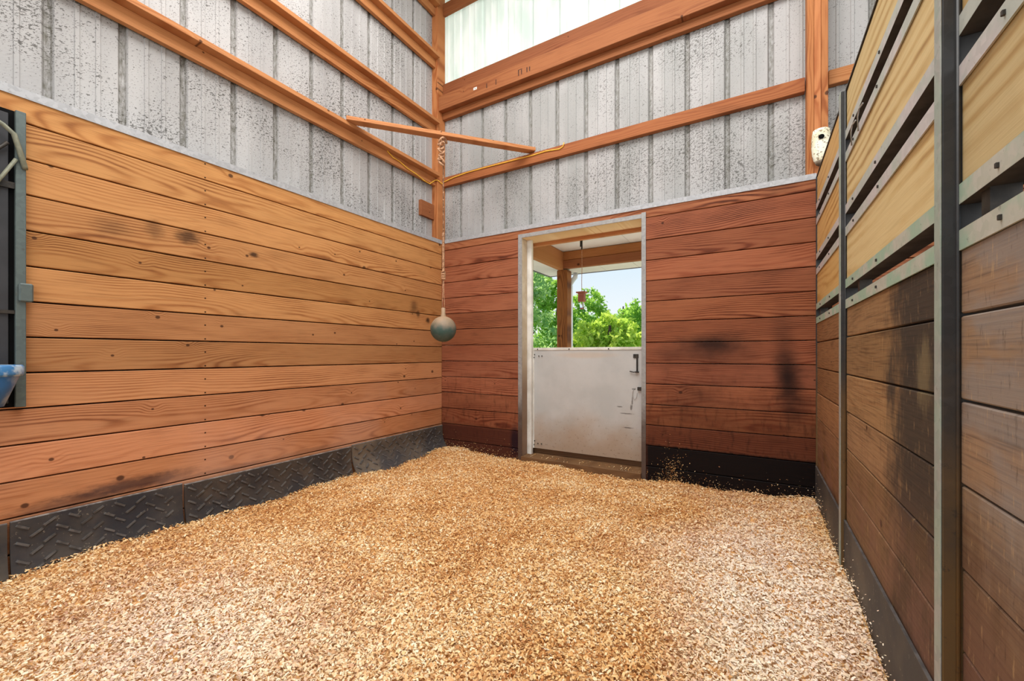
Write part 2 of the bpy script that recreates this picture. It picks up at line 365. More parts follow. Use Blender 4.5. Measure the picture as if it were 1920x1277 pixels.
# ------------------------------------------------------------------ mesh helpers
class MB:
    def __init__(s): s.v = []; s.f = []; s.sm = []
    def add(s, vs, fs, smooth=False):
        b = len(s.v); s.v += [tuple(v) for v in vs]
        for f in fs: s.f.append(tuple(b + i for i in f)); s.sm.append(smooth)
        return s
    def box(s, x0, x1, y0, y1, z0, z1, c=0.0):
        if c <= 0:
            v = [(x, y, z) for x in (x0, x1) for y in (y0, y1) for z in (z0, z1)]
            return s.add(v, [(0, 1, 3, 2), (4, 6, 7, 5), (0, 4, 5, 1), (2, 3, 7, 6), (0, 2, 6, 4), (1, 5, 7, 3)])
        bm = bmesh.new(); bmesh.ops.create_cube(bm, size=1.0)
        for q in bm.verts:
            q.co = Vector((x0 + (q.co.x + .5) * (x1 - x0), y0 + (q.co.y + .5) * (y1 - y0), z0 + (q.co.z + .5) * (z1 - z0)))
        bmesh.ops.bevel(bm, geom=bm.edges[:], offset=c, segments=1, profile=.5, affect='EDGES')
        bm.verts.ensure_lookup_table()
        s.add([q.co[:] for q in bm.verts], [[q.index for q in f.verts] for f in bm.faces]); bm.free()
        return s
    def tube(s, pts, r, n=8, cap=True, smooth=True):
        pts = [Vector(p) for p in pts]; rs = r if isinstance(r, (list, tuple)) else [r] * len(pts)
        rings = []; up = Vector((0.31, 0.17, .93))
        for i, p in enumerate(pts):
            t = (pts[min(i + 1, len(pts) - 1)] - pts[max(i - 1, 0)]).normalized()
            a = t.cross(up)
            if a.length < 1e-3: a = t.cross(Vector((1, 0, 0)))
            a.normalize(); b = t.cross(a)
            rings.append([p + (a * math.cos(2 * math.pi * k / n) + b * math.sin(2 * math.pi * k / n)) * rs[i] for k in range(n)])
        vs = [q for R in rings for q in R]; fs = []
        for i in range(len(rings) - 1):
            for k in range(n):
                fs.append((i * n + k, i * n + (k + 1) % n, (i + 1) * n + (k + 1) % n, (i + 1) * n + k))
        if cap: fs.append(tuple(range(n))[::-1]); fs.append(tuple((len(rings) - 1) * n + k for k in range(n)))
        return s.add(vs, fs, smooth)
    def lathe(s, prof, n=24, center=(0, 0, 0), smooth=True):
        vs = []; fs = []; cx, cy, cz = center
        for r, z in prof:
            for k in range(n):
                a = 2 * math.pi * k / n; vs.append((cx + r * math.cos(a), cy + r * math.sin(a), cz + z))
        for i in range(len(prof) - 1):
            for k in range(n): fs.append((i * n + k, i * n + (k + 1) % n, (i + 1) * n + (k + 1) % n, (i + 1) * n + k))
        return s.add(vs, fs, smooth)
    def prism(s, prof, x0, x1):
        """closed profile of (y, z) points swept along x"""
        n = len(prof); vs = [(x0, y, z) for y, z in prof] + [(x1, y, z) for y, z in prof]
        fs = [(i, (i + 1) % n, n + (i + 1) % n, n + i) for i in range(n)] + [tuple(range(n))[::-1], tuple(range(n, 2 * n))]
        return s.add(vs, fs)
    def mesh(s, name, mat):
        me = bpy.data.meshes.new(name); me.from_pydata(s.v, [], s.f); me.materials.append(mat)
        me.polygons.foreach_set('use_smooth', s.sm)
        bm = bmesh.new(); bm.from_mesh(me); bmesh.ops.recalc_face_normals(bm, faces=bm.faces[:]); bm.to_mesh(me); bm.free()
        return me
    def build(s, name, mat, parent=None, loc=(0, 0, 0), rz=0.0, origin=None):
        if origin is not None:
            o_ = Vector(origin); s.v = [tuple(Vector(v) - o_) for v in s.v]; loc = origin
        return link(name, s.mesh(name, mat), parent, loc, rz)
def link(name, data, parent=None, loc=(0, 0, 0), rz=0.0, rot=None):
    o = bpy.data.objects.new(name, data); COL.objects.link(o)
    o.location = loc; o.rotation_euler = rot or (0, 0, rz)
    if parent is not None: o.parent = parent
    return o
def empty(name, loc=(0, 0, 0), rz=0.0):
    o = link(name, None, None, loc, rz); o.empty_display_size = .1; return o
def struct(o): o['kind'] = 'structure'; return o
def tag(o, label, cat, group=None):
    o['label'] = label; o['category'] = cat
    if group: o['group'] = group
    return o
def part(name, mb, mat, parent, loc=(0, 0, 0), rz=0.0):
    """a part whose mesh and loc are given in the parent's own frame"""
    return mb.build(name, M[mat] if isinstance(mat, str) else mat, parent, loc, rz)

_pl = {}
def plank_mesh(L, h, t, mat, ch=.003):
    key = (round(L, 3), round(h, 3), t, mat)
    if key not in _pl:
        m = MB(); x0, x1 = 0, L; z0, z1 = .0008, h - .0008
        fr = [(x0 + .0005, 0, z0 + ch), (x1 - .0005, 0, z0 + ch), (x1 - .0005, 0, z1 - ch), (x0 + .0005, 0, z1 - ch)]
        md = [(x0, ch, z0), (x1, ch, z0), (x1, ch, z1), (x0, ch, z1)]
        bk = [(x0, t, z0), (x1, t, z0), (x1, t, z1), (x0, t, z1)]
        m.add(fr + md + bk, [(0, 1, 2, 3)] + [(i, (i + 1) % 4, 4 + (i + 1) % 4, 4 + i)[::-1] for i in range(4)] + [(4 + i, 4 + (i + 1) % 4, 8 + (i + 1) % 4, 8 + i)[::-1] for i in range(4)] + [(11, 10, 9, 8)])
        _pl[key] = m.mesh('plank', M[mat])
    return _pl[key]
def plank(parent, x, z, L, h, mat, t=.036, name='plank', tint=None, proud=None, gap=0.0045):
    d = random.uniform(-.0015, .0015) if proud is None else proud
    o = link(name, plank_mesh(L, h - gap, t, mat), parent, (x, d, z + gap / 2))
    o.color = tuple(tint) + (1,) if tint else (1, 1, 1, 1)
    return o

# wall frames: local x runs along the wall, local y into the wall, local z up
XL, YB, XR = -3.114, 3.685, 0.374
def frame(name, side):
    if side == 'back': o = empty(name, (0, YB, 0), 0)
    if side == 'left': o = empty(name, (XL, 0, 0), math.pi / 2)
    if side == 'right': o = empty(name, (XR, 0, 0), -math.pi / 2)
    return struct(o)

# ------------------------------------------------------------------ ground and floor
struct(MB().box(-3.6, 6.0, -6.0, 3.70, -.12, 0).build('floor', M['concrete']))
struct(MB().box(-60, 60, 7.5, 120, -.2, -.05).build('ground', M['grass']))
struct(MB().box(-60, 60, 3.97, 7.5, -.2, -.05).build('added_bounce_ground', M['bounce_ground']))      # unseen pale ground, added to bounce light up under the porch
struct(MB().box(-3.6, 8.0, -9.0, 3.90, 5.45, 5.55).build('ceiling', M['roof']))

# ------------------------------------------------------------------ left wall
wl = frame('wall_left', 'left')
tints_l = [(1.0, .90, .95), (1.03, .92, 1.0), (1.0, .87, .95), (1.06, .93, 1.04), (1.06, .95, 1.06), (1.0, .95, .94), (.97, .93, .88), (1.0, .95, .86),
           (.99, .97, .84), (1.04, 1.0, .82), (1.0, .97, .86), (1.02, 1.0, .84), (1.0, 1.0, .86), (1.0, .98, .82)]
z = H + .084 - .1765 * 7; k = 0
while z < H + 1.27:
    top = min(z + .1765, H + 1.272)
    zb = max(z, 0.0)
    plank(wl, -.35, zb, YB + .35, top - zb, 'plank_left', tint=tints_l[k % len(tints_l)], gap=.006); k += 1; z += .1765
# metal cap over the plank edge
part('cap_flashing', MB().prism([(-.006, H + 1.262), (-.002, H + 1.262), (-.002, H + 1.302), (.19, H + 1.314), (.19, H + 1.318), (-.006, H + 1.306)], -.35, YB + .0), 'flashing', wl)
def siding_sheet(x0, pitch, n, z0, z1, mat, parent, y, end=None):
    """one ribbed sheet: deep major ribs open to the room, two shallow minor ribs between"""
    pts = []
    for i in range(n):
        a = x0 + i * pitch
        pts += [(a - .024, 0), (a - .012, .019), (a + .012, .019), (a + .024, 0)]
        for q in (pitch * .36, pitch * .64):
            pts += [(a + q - .012, 0), (a + q - .009, -.006), (a + q + .009, -.006), (a + q + .012, 0)]
    pts.append((end or (x0 + n * pitch - .024), 0))
    m = MB(); k = len(pts); t = .0012
    vs = [(p, q, z0) for p, q in pts] + [(p, q, z1) for p, q in pts] + [(p, q + t, z0) for p, q in pts] + [(p, q + t, z1) for p, q in pts]
    fs = []
    for i in range(k - 1): fs += [(i, i + 1, k + i + 1, k + i), (2 * k + i + 1, 2 * k + i, 3 * k + i, 3 * k + i + 1)]
    m.add(vs, fs)
    me = bpy.data.meshes.new('siding_sheet'); me.from_pydata(m.v, [], m.f); me.materials.append(M[mat])
    return link('siding_sheet', me, parent, (0, y, 0))
pl_ = .3085
for i in range(-1, 4):
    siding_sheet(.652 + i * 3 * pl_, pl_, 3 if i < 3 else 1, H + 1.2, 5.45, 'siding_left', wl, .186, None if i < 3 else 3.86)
part('outer_sheet', MB().box(-.35, YB + .1, .20, .21, 0, H + 1.25), 'black', wl)        # black outer skin, added to stop daylight through the plank gaps

# ------------------------------------------------------------------ back wall
wbk = frame('wall_back', 'back')
tints_b = [(.8, .75, .8), (.85, .8, .8), (.9, .85, .85), (.98, .98, .95), (1., 1., 1.), (.94, .92, 1.0), (.98, .95, .98), (1.02, 1.02, .98), (1.04, 1.05, 1.0), (1.0, 1.0, 1.02), (1., .98, 1.0), (.98, .96, 1.0), (1.0, .98, 1.0), (1.08, 1.12, 1.02)]
z = H + .100 - .178 * 7; k = 0
for k in range(13):
    z0 = max(H + .100 + .178 * (k - 7), 0.); z1 = H + .100 + .178 * (k - 6)
    if k == 12: z1 = H + 1.183
    plank(wbk, XL + .002, z0, -2.072 - XL, z1 - z0, 'plank_back', tint=tints_b[k])
    plank(wbk, -.850, z0, XR + .850, z1 - z0, 'plank_back', tint=[c * f for c, f in zip(tints_b[k], (1.0, .96, .9))])
    plank(wbk, XR + .09, z0, 1.9, z1 - z0, 'plank_back', tint=(1.15, 1.2, 1.1))
plank(wbk, XL + .002, H + 1.183, XR - XL - .002, .088, 'plank_back', tint=tints_b[13])
plank(wbk, XR + .09, H + 1.183, 1.9, .088, 'plank_back', tint=tints_b[13])
part('cap_flashing', MB().prism([(-.006, H + 1.262), (-.002, H + 1.262), (-.002, H + 1.300), (.18, H + 1.312), (.18, H + 1.316), (-.006, H + 1.304)], XL, XR), 'flashing', wbk)
pb = .3085; yb_ = .186
for i in range(0, 7):
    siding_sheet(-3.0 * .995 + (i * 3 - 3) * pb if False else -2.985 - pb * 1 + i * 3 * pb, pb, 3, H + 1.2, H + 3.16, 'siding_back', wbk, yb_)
    s_ = siding_sheet(-2.985 - pb * 1 + i * 3 * pb, pb, 3, H + 3.14, 5.45, 'frosted', wbk, yb_ + .02)
    s_.name = 'translucent_sheet'
# wall framing hidden behind the planks (closes the cavity around the door)
part('jack_stud', MB().box(-2.14, -2.06, .04, .16, 0, H + 1.2), 'beam_dark', wbk)
part('jack_stud', MB().box(-.85, -.77, .04, .16, 0, H + 1.2), 'beam_dark', wbk)
for X0, X1 in ((XL - .2, -2.06), (-.85, 4.6)):
    part('outer_sheet', MB().box(X0, X1, .235, .245, 0, H + 1.3), 'siding_back', wbk)

# ------------------------------------------------------------------ Dutch door and its opening
d1 = struct(empty('door_1', (-1.457, YB + .165, 0)))
dx = -1.457
m = MB().box(-2.046 - dx, -.866 - dx, -.018, .022, H - .978, H + .058, .003)
part('door_panel', m, 'door', d1)
part('top_strip', MB().box(-2.046 - dx, -.866 - dx, -.024, .026, H + .040, H + .066, .002), 'white_paint', d1)
part('hinge_stile', MB().box(-2.046 - dx, -1.992 - dx, -.022, -.016, H - .976, H + .040), 'white_paint', d1)
for (sx_, sz_) in [(-1.985, -.005), (-1.99, -.035), (-1.935, -.02), (-1.9, -.02), (-1.985, -.90), (-1.945, -.925), (-1.905, -.925), (-1.99, -.94), (-2.02, -.45), (-1.6, .05), (-1.95, .05), (-1.2, .05)]:
    q = MB(); q.lathe([(.0001, 0), (.006, 0), (.006, .004)], 10)
    q.v = [(a, -.018 - b_, c) for a, c, b_ in [(v[0], v[1], v[2]) for v in q.v]]
    part('screw', q, 'dark_steel', d1, (sx_ - dx, -.006, H + sz_))
# slide latch: plate, bar and hook
m = MB().box(-.035, .012, -.008, 0, -.018, .018, .002); m.box(-.006, .008, -.014, -.004, -.14, .01, .002)
m.tube([(.004, -.012, -.13), (-.008, -.018, -.145), (-.03, -.016, -.147), (-.065, -.012, -.14)], .005, 6)
m.lathe([(.001, 0), (.018, 0), (.018, .01), (.001, .01)], 10, (.0, -.01, -.15))
part('latch', m, 'dark_steel', d1, (-.935 - dx, -.018, H - .018))
m = MB().box(-.03, .035, -.02, 0, -.016, .016, .003); m.tube([(-.03, -.012, 0), (.045, -.012, 0)], .006, 8)
part('bolt', m, 'dark_steel', d1, (-.90 - dx, -.018, H - .315))
m = MB().tube([(-.0, -.004, .04), (-.02, -.006, .0), (-.018, -.006, -.05), (.0, -.006, -.07), (.016, -.006, -.05), (.018, -.006, -.01)], .002, 5)
part('wire_loop', m, 'bright_wire', d1, (-.955 - dx, -.018, H - .345))

fr = struct(empty('trim_1', (-1.457, YB, 0)))                    # door frame: steel casing, jambs, stop, head, sill
part('casing', MB().box(-2.099 - dx, -2.055 - dx, -.007, .0, .02, H + 1.222, .001), 'casing', fr)
part('casing', MB().box(-.862 - dx, -.824 - dx, -.007, .0, .0, H + 1.232, .001), 'casing', fr)
part('casing', MB().box(-2.099 - dx, -.862 - dx, -.0065, .0, H + 1.184, H + 1.222, .001), 'casing', fr)
part('jamb', MB().box(-2.085 - dx, -2.055 - dx, .001, .245, .0, H + 1.183), 'jamb_side', fr)
part('jamb', MB().box(-.862 - dx, -.832 - dx, .001, .245, .0, H + 1.183), 'jamb_side', fr)
part('door_stop', MB().box(-2.0545 - dx, -2.004 - dx, .105, .140, .1, H + 1.183, .001), 'white_paint', fr)
part('head', MB().box(-2.055 - dx, -.862 - dx, .001, .245, H + 1.183, H + 1.222), 'jamb', fr)
part('head_ledger', MB().box(-2.10 - dx, -.80 - dx, .246, .286, H + 1.15, H + 1.30), 'beam', fr)
part('sill', MB().box(-2.055 - dx, -.862 - dx, -.03, .19, .0, H - 1.035, .004), 'dark_wood', fr)
part('added_gap_board', MB().box(-2.055 - dx, -.862 - dx, .191, .245, .0, H - .97, .002), 'dark_wood', fr)  # dark board added to block daylight and keep the under-door gap dark

# ------------------------------------------------------------------ right wall: steel-framed partition with board panels
wr = frame('wall_right', 'right')      # local x = -world Y
secs = [(-3.66, -2.58), (-2.535, -1.28), (-1.24, .35)]
BZ = [(.365, .562, 'C'), (.722, .920, 'B'), (1.080, 1.268, 'A')]
def rail(x0, x1, z0, z1, lip_up, mat):
    """angle-lipped channel: web plus front and back lip"""
    m = MB()
    zw0, zw1 = (z0, z0 + .005) if lip_up else (z1 - .005, z1)
    m.box(x0, x1, -.004, .0, z0, z1); m.box(x0, x1, .052, .056, z0, z1)
    p = part('rail', m, mat, wr)
    part('rail_web', MB().box(x0, x1, -.0038, .0558, zw0 - .0006, zw1 + .0006), 'rail_web', p)
    return p
tr_ = [(.90, .76, .66), (.90, .88, .84), (.90, .91, .95)]
for si, (x0, x1) in enumerate(secs):
    # lower planks
    edges = [0.0, H - .985, H - .807, H - .63, H - .455, H - .277, H - .098, H + .083, H + .224]
    for i in range(len(edges) - 1):
        t = random.uniform(.92, 1.06)
        plank(wr, x0, edges[i], x1 - x0, edges[i + 1] - edges[i], 'plank_right', t=.042, tint=[c * t for c in tr_[si]], gap=.0045 if i > 4 else .0025, proud=random.uniform(.0, .003))
    rail(x0, x1, H + .219, H + .262, False, 'rail_green')
    for (z0, z1, nm) in BZ:
        ty = [(1.02, .82, .62), (1.0, .99, .92), (.88, .87, .84)][si]
        plank(wr, x0, H + z0 - .03, x1 - x0, z1 - z0 + .06 if nm != 'A' else z1 - z0 + .03, 'panel_board', t=.036, name='panel_board', tint=ty, proud=.002, gap=.0)
        rail(x0, x1, H + z0 - .048, H + z0 - .006, True, 'rail_green' if nm == 'C' else 'rail')
        if nm != 'A': rail(x0, x1, H + z1 + .006, H + z1 + .048, False, 'rail')
    # top edge trim of the uppermost board
    part('top_edge', MB().box(x0, x1, -.003, .045, H + 1.268, H + 1.276), 'dark_steel', wr)
    # spacers that hold the gaps open
    gx = x0 + (.10, .225, .075)[si]
    part('spacer', MB().box(gx, gx + .034, .006, .048, H + .262, H + .317), 'dark_steel', wr)
    nb = int((x1 - x0) / .42)
    for z_ in (.24, .335, .59, .69, .95, 1.05):
        for j in range(nb):
            q = MB().box(-.003, .003, -.006, .0, -.005, .005, .001)
            part('bolt_head', q, 'dark_steel', wr, (x0 + .20 + j * .42 + random.uniform(-.03, .03), -.003, H + z_))
def steel_post(x, w, d, z1):
    """square post with a paler front flange and a rolled lip on its near side"""
    p = part('steel_post', MB().box(x - w, x, -d, .062, 0, z1, .002), 'post_steel', wr)
    part('front_flange', MB().box(x - w - .001, x - .001, -d - .003, -d - .0002, 0, z1, .001), 'post_edge', p)
    part('rolled_lip', MB().tube([(x + .002, -.004, .0), (x + .002, -.004, z1)], .004, 6), 'post_steel', p)
    return p
steel_post(-1.242, .036, .028, H + 1.30)
steel_post(-2.537, .042, .020, H + 1.272)
part('end_channel', MB().box(-3.685, -3.660, -.004, .062, 0, H + 1.272), 'post_steel', wr)
# bent wire hooks on the upper gap and a bent nail
for x0 in (-2.36, -2.22):
    m = MB().tube([(x0, -.008, H + .93), (x0 + .012, -.012, H + .985), (x0 + .05, -.014, H + 1.0), (x0 + .10, -.010, H + .995)], .003, 6)
    part('wire_hook', m, 'bright_wire', wr)
m = MB().tube([(-1.335, .002, H + .92), (-1.345, -.012, H + .89), (-1.32, -.016, H + .865), (-1.305, -.008, H + .90)], .002, 5)
part('bent_nail', m, 'dark_steel', wr)

# ------------------------------------------------------------------ framing timbers above the planks
def beam_thing(name, label, cat, mb, mat, group=None, origin=(0, 0, 0)):
    o = mb.build(name, M[mat], None, origin=origin); return tag(o, label, cat, group)
for nm, zt in (('lowest left wall girt with the yellow cable pinned along its face', 2.070), ('second left wall girt up, above the diagonal brace', 2.685), ('third left wall girt up, meeting the corner post near the frame top', 3.455), ('topmost left wall girt, only its end visible beside the corner post', 4.07)):
    t = empty('wall_girt', (-3.28, 1.70, H + zt)); tag(t, nm, 'beam')
    o = part('face_board', MB().box(-2.03, 2.03, .0, .038, -.092, 0, .002), 'beam', t, (0, 0, 0), math.pi / 2); o.location = (.035, 0, 0)
    o = part('shelf_board', MB().box(-2.03, 2.03, -.105, .036, 0.0005, .038, .002), 'beam', t, (0, 0, 0), math.pi / 2); o.location = (.0, 0, 0)
t = empty('corner_post', (-3.285, 3.80, 0)); tag(t, 'square fir post standing in the far left corner between the two metal walls', 'post')
part('post_timber', MB().box(-.070, .070, -.069, .069, 0, 5.44, .003), 'post', t)
# laminated post: three plies
t = empty('laminated_post', (.386, 3.80, 0)); tag(t, 'three-ply laminated post rising behind the right partition beside the white block', 'post')
for i in range(3):
    part('ply', MB().box(-.063 + i * .042, -.0225 + i * .042, -.068, .064, 0, 5.44, .002), 'post', t)
t = tag(MB().box(-1.765, 1.765, -.025, .024, -.054, .054, .003).build('wall_girt', M['beam_dark'], None, (-1.447, 3.842, H + 2.040)), 'lower back wall girt crossing the grey metal above the door', 'beam')
t.color = (1.08, 1.02, 1, 1)
tag(MB().box(-1.2, 1.2, -.025, .024, -.054, .054, .003).build('wall_girt', M['beam'], None, (1.66, 3.842, H + 2.040)), 'short girt visible right of the laminated post, running behind the partition', 'beam')
tag(MB().box(-1.765, 1.765, -.025, .024, -.044, .044, .003).build('wall_girt', M['beam_dark'], None, (-1.447, 3.842, H + 2.826)), 'narrow girt under the thick header on the back wall', 'beam')
hb = empty('header_beam', (-1.44, 3.785, H + 2.94)); tag(hb, 'thick header beam with a small white lumber tag below the frosted panels', 'beam')
part('beam_timber', MB().box(-1.79, 1.79, -.035, .030, -.085, .085, .003), 'beam_dark', hb)
part('lumber_tag', MB().box(-1.27, -1.225, -.037, -.0352, -.005, .022), 'tag', hb)
part('tag_print', MB().box(-1.258, -1.237, -.0376, -.0371, .003, .014), 'casing', hb)
for x, h in ((-1.10, .05), (-.98, .055), (-.70, .06), (-.665, .05), (-.60, .05), (-.57, .045)):
    part('pencil_mark', MB().box(x, x + .012, -.0362, -.0352, -h / 2 - .01, h / 2 - .01), 'ink', hb)
part('pencil_mark', MB().box(-.70, -.65, -.0362, -.0352, .018, .024), 'ink', hb)
hbd = tag(MB().box(-1.765, 1.765, -.02, .019, -.10, .10, .003).build('header_board', M['beam_dark'], None, (-1.447, 3.841, H + 3.105)), 'reddish top board standing above the thick header, edge against frosted panels', 'beam')
tag(MB().box(-1.765, 1.765, -.02, .019, -.07, .07, .003).build('wall_girt', M['beam_dark'], None, (-1.447, 3.846, H + 4.10)), 'highest back wall girt, above the frosted panels at the frame top', 'beam')
tag(MB().box(0, .22, 0, .04, 0, .175, .003).build('wood_offcut', M['beam_dark'], None, (-3.26, 3.505, H + 1.578), math.pi / 2), 'short brown offcut block nailed beside the corner post above the cap flashing', 'block')
hbd.color = (.80, .74, .74, 1)
# diagonal corner brace lying on the girts
a_, b_ = Vector((-3.20, 2.47, 0)), Vector((-2.00, 3.845, 0)); L_ = (b_ - a_).length; ang = math.atan2(b_.y - a_.y, b_.x - a_.x)
tag(MB().box(0, L_, -.044, .044, 0, .036, .003).build('corner_brace', M['beam'], None, (a_.x, a_.y, H + 2.1085), ang), 'diagonal two-by-four brace spanning the corner between the two lower girts', 'beam')

# ------------------------------------------------------------------ hanging ball on its rope
BX, BY, BZc = -2.624, 3.13, H + .244
t = empty('hanging_ball', (BX, BY, BZc)); tag(t, 'dusty grey-green rubber ball hanging on a knotted rope in the corner', 'ball')
prof = [(max(.125 * math.sin(math.pi * i / 24), .0005), -.125 * math.cos(math.pi * i / 24)) for i in range(25)]
ball = part('ball', MB().lathe(prof, 40), 'ball', t)
m = MB().lathe([(.026, 0), (.024, .02), (.02, .03), (.02, .085), (.012, .09), (.001, .09)], 16, (0, 0, .118)); part('neck', m, 'ball', t)
m = MB()
def twist(p0, p1, r, n, turns, k=3, off=.004):
    p0, p1 = Vector(p0), Vector(p1)
    for s in range(k):
        m.tube([p0.lerp(p1, i / n) + Vector((math.cos(turns * 6.28 * i / n + s * 6.28 / k), math.sin(turns * 6.28 * i / n + s * 6.28 / k), 0)) * off for i in range(n + 1)], r, 5)
twist((0, 0, .93), (0, 0, 1.80), .0045, 90, 26)
twist((0, 0, .56), (0, 0, .93), .0085, 60, 14, 3, .007)
for s in (-1, 1): m.tube([(s * .012, 0, .20), (s * .014, 0, .26), (s * .007, 0, .33), (s * .005, 0, .56)], .004, 5)
for i in range(7):
    z_ = .49 + (i % 4) * .022; m.tube([(.016 * math.cos(q), .016 * math.sin(q), z_ + .006 * math.sin(q * 2 + i)) for q in np.linspace(0, 6.28, 12)], .008, 6)
part('rope', m, 'rope', t)
m = MB(); r_ = random.Random(3)
for i in range(10):
    z_ = 1.60 + i * .025; ph = r_.uniform(0, 6.28)
    m.tube([(.020 * math.cos(q + ph) + .014 * math.sin(i * 2.1), .020 * math.sin(q + ph) - .03, z_ + .022 * math.sin(q + i)) for q in np.linspace(0, 6.0, 12)], .0105, 6)
m.tube([(.05 * math.sin(q) * .3, -.052 * math.cos(q), 1.865 + .036 * math.sin(q + 1.57) - .0) for q in np.linspace(0, 6.28, 14)], .008, 6)
part('rope_knot', m, 'rope', t)

# ------------------------------------------------------------------ yellow cable, white block
cp = [(-3.22, 2.98, 2.085), (-3.236, 2.985, 2.07), (-3.236, 3.06, 2.035), (-3.236, 3.15, 2.03), (-3.236, 3.27, 2.0), (-3.236, 3.40, 1.99), (-3.236, 3.52, 1.965), (-3.236, 3.62, 1.96), (-3.235, 3.705, 2.03), (-3.215, 3.722, 2.035),
      (-3.205, 3.74, 2.03), (-3.203, 3.80, 2.015), (-3.19, 3.808, 2.035), (-3.05, 3.811, 2.06), (-2.85, 3.811, 2.075), (-2.6, 3.811, 2.075), (-2.3, 3.811, 2.07), (-2.0, 3.811, 2.065), (-1.85, 3.811, 2.07), (-1.70, 3.811, 2.055), (-1.66, 3.811, 2.07), (-1.645, 3.808, 2.105)]
tag(MB().tube([(x, y, z + H) for x, y, z in cp], .0055, 6).build('electric_cable', M['cable']), 'thin yellow cable sagging along the lower girts around the corner post', 'cable')
t = empty('salt_block', (.400, 3.670, H + 1.375)); t.scale = (.9, .9, .84); tag(t, 'white pitted hanging block with a dark round hole beside the laminated post', 'block')
m = MB(); n = 20
prof = [(.001, .0), (.042, .0), (.050, .012), (.060, .06), (.065, .13), (.064, .19), (.060, .24), (.055, .268), (.040, .28), (.001, .282)]
m.lathe(prof, n); m.v = [(x * 1.0, y * .62, z) for x, y, z in m.v]
part('block_body', m, 'block', t)
q = MB().lathe([(.020, .001), (.018, .003), (.001, .003)], 14); q.v = [(x, -z - .0, y) for x, y, z in q.v]
part('hole', q, 'black', t, (-.004, -.0445, .195))
part('block_base', MB().lathe([(.001, -.03), (.022, -.03), (.034, -.02), (.044, .002), (.001, .003)], 16), 'block_base', t)

# ------------------------------------------------------------------ rubber mats: left wall skirting (curled outwards) and right wall skirting
def mat_left(y0, y1, z1, curl, label, tint=(1, 1, 1)):
    t = empty('rubber_mat', (XL + .006, (y0 + y1) / 2, 0)); tag(t, label, 'mat', 'rubber mats along the foot of the left wall')
    hl = (y1 - y0) / 2; pr = []
    for i in range(13):
        s = i / 12; zz = z1 * (1 - s) + .02 * s; pr.append((.006 + curl * max(0, s - .25) ** 2 / .56, zz))
    top = [(-hl, x, z) for x, z in pr]; m = MB(); th = .012
    vs = []
    for yy in np.linspace(-hl, hl, 9):
        wv = .004 * math.sin(yy * 7 + y0)
        vs += [(x + wv * (1 - z / z1), yy, z) for x, z in pr] + [(x + th + wv * (1 - z / z1), yy, z) for x, z in pr]
    n = 26; fs = []
    for j in range(8):
        for i in range(12):
            a = j * n + i; fs += [(a, a + 1, a + 1 + n, a + n), (a + 13, a + 13 + n, a + 14 + n, a + 14)]
        fs.append((j * n, j * n + n, j * n + n + 13, j * n + 13)); fs.append((j * n + 12, j * n + 25, j * n + 25 + n, j * n + 12 + n))
    for j in (0, 8):
        for i in range(12): fs.append((j * n + i, j * n + i + 13, j * n + i + 14, j * n + i + 1))
    m.add(vs, fs); o = part('mat_sheet', m, 'rubber', t); o.color = tint + (1,)
    part('top_edge', MB().box(.006, .0185, -hl, hl, z1 - .001, z1 + .003), 'rubber_edge', t)
    b = MB(); row = 0; zz = z1 - .035
    while zz > .08:
        yy = -hl + .04 + (row % 2) * .045
        col_i = 0
        while yy < hl - .03:
            s = 1 - (zz - .02) / (z1 - .02); xo = .006 + curl * max(0, s - .25) ** 2 / .56 + th
            sg = 1 if (col_i + row) % 2 else -1; a = math.radians(34) * sg
            dy, dz = .027 * math.cos(a), .027 * math.sin(a); ny, nz = -math.sin(a) * .0055, math.cos(a) * .0055
            hgt = .006; sl = 2 * curl * max(0, s - .25) / .56 / (z1 - .02)
            q = []
            for (py, pz) in ((-dy - ny, -dz - nz), (dy - ny, dz - nz), (dy + ny, dz + nz), (-dy + ny, -dz + nz)):
                q.append((xo - .001 - sl * pz, yy + py, zz + pz))
            q2 = [(x + hgt + .001, yy + (y - yy) * .85, zz + (z - zz) * .85) for x, y, z in q]
            b.add(q + q2, [(4, 5, 6, 7), (0, 1, 5, 4), (1, 2, 6, 5), (2, 3, 7, 6), (3, 0, 4, 7)])
            yy += .09; col_i += 1
        zz -= .042; row += 1
    o = part('tread_bars', b, 'rubber_pale', t); o['kind'] = 'stuff'
    return t
mat_left(.487, 1.181, H - .812, .05, 'nearest black tread-plate rubber mat, against the left wall at the frame edge', (.8, .82, .9))
mat_left(1.193, 2.434, H - .822, .06, 'middle black tread-plate rubber mat along the foot of the left wall', (1.05, .95, .88))
mat_left(2.446, 3.672, H - .812, .15, 'far grey dusty tread-plate rubber mat curling out at the corner', (1.7, 1.62, 1.5))
mat_left(-.60, .478, H - .815, .05, 'dark rubber mat end cut off by the left frame edge')
def mat_right(y0, y1, label, z1=H - .80):
    t = empty('rubber_skirting', (XR - .002, (y0 + y1) / 2, 0)); tag(t, label, 'mat', 'rubber skirting strips on the right partition')
    hl = (y1 - y0) / 2
    part('strip_sheet', MB().box(-.009, 0, -hl, hl, .01, z1, .002), 'rubber', t)
    part('top_edge', MB().box(-.0095, -.001, -hl, hl, z1, z1 + .003), 'rubber_pale', t)
mat_right(2.60, 3.65, 'dark rubber skirting strip in the far right corner')
mat_right(1.285, 2.53, 'grey rubber skirting strip between the two steel posts')
mat_right(.0, 1.235, 'rubber skirting strip right of the nearer steel post', H - .83)

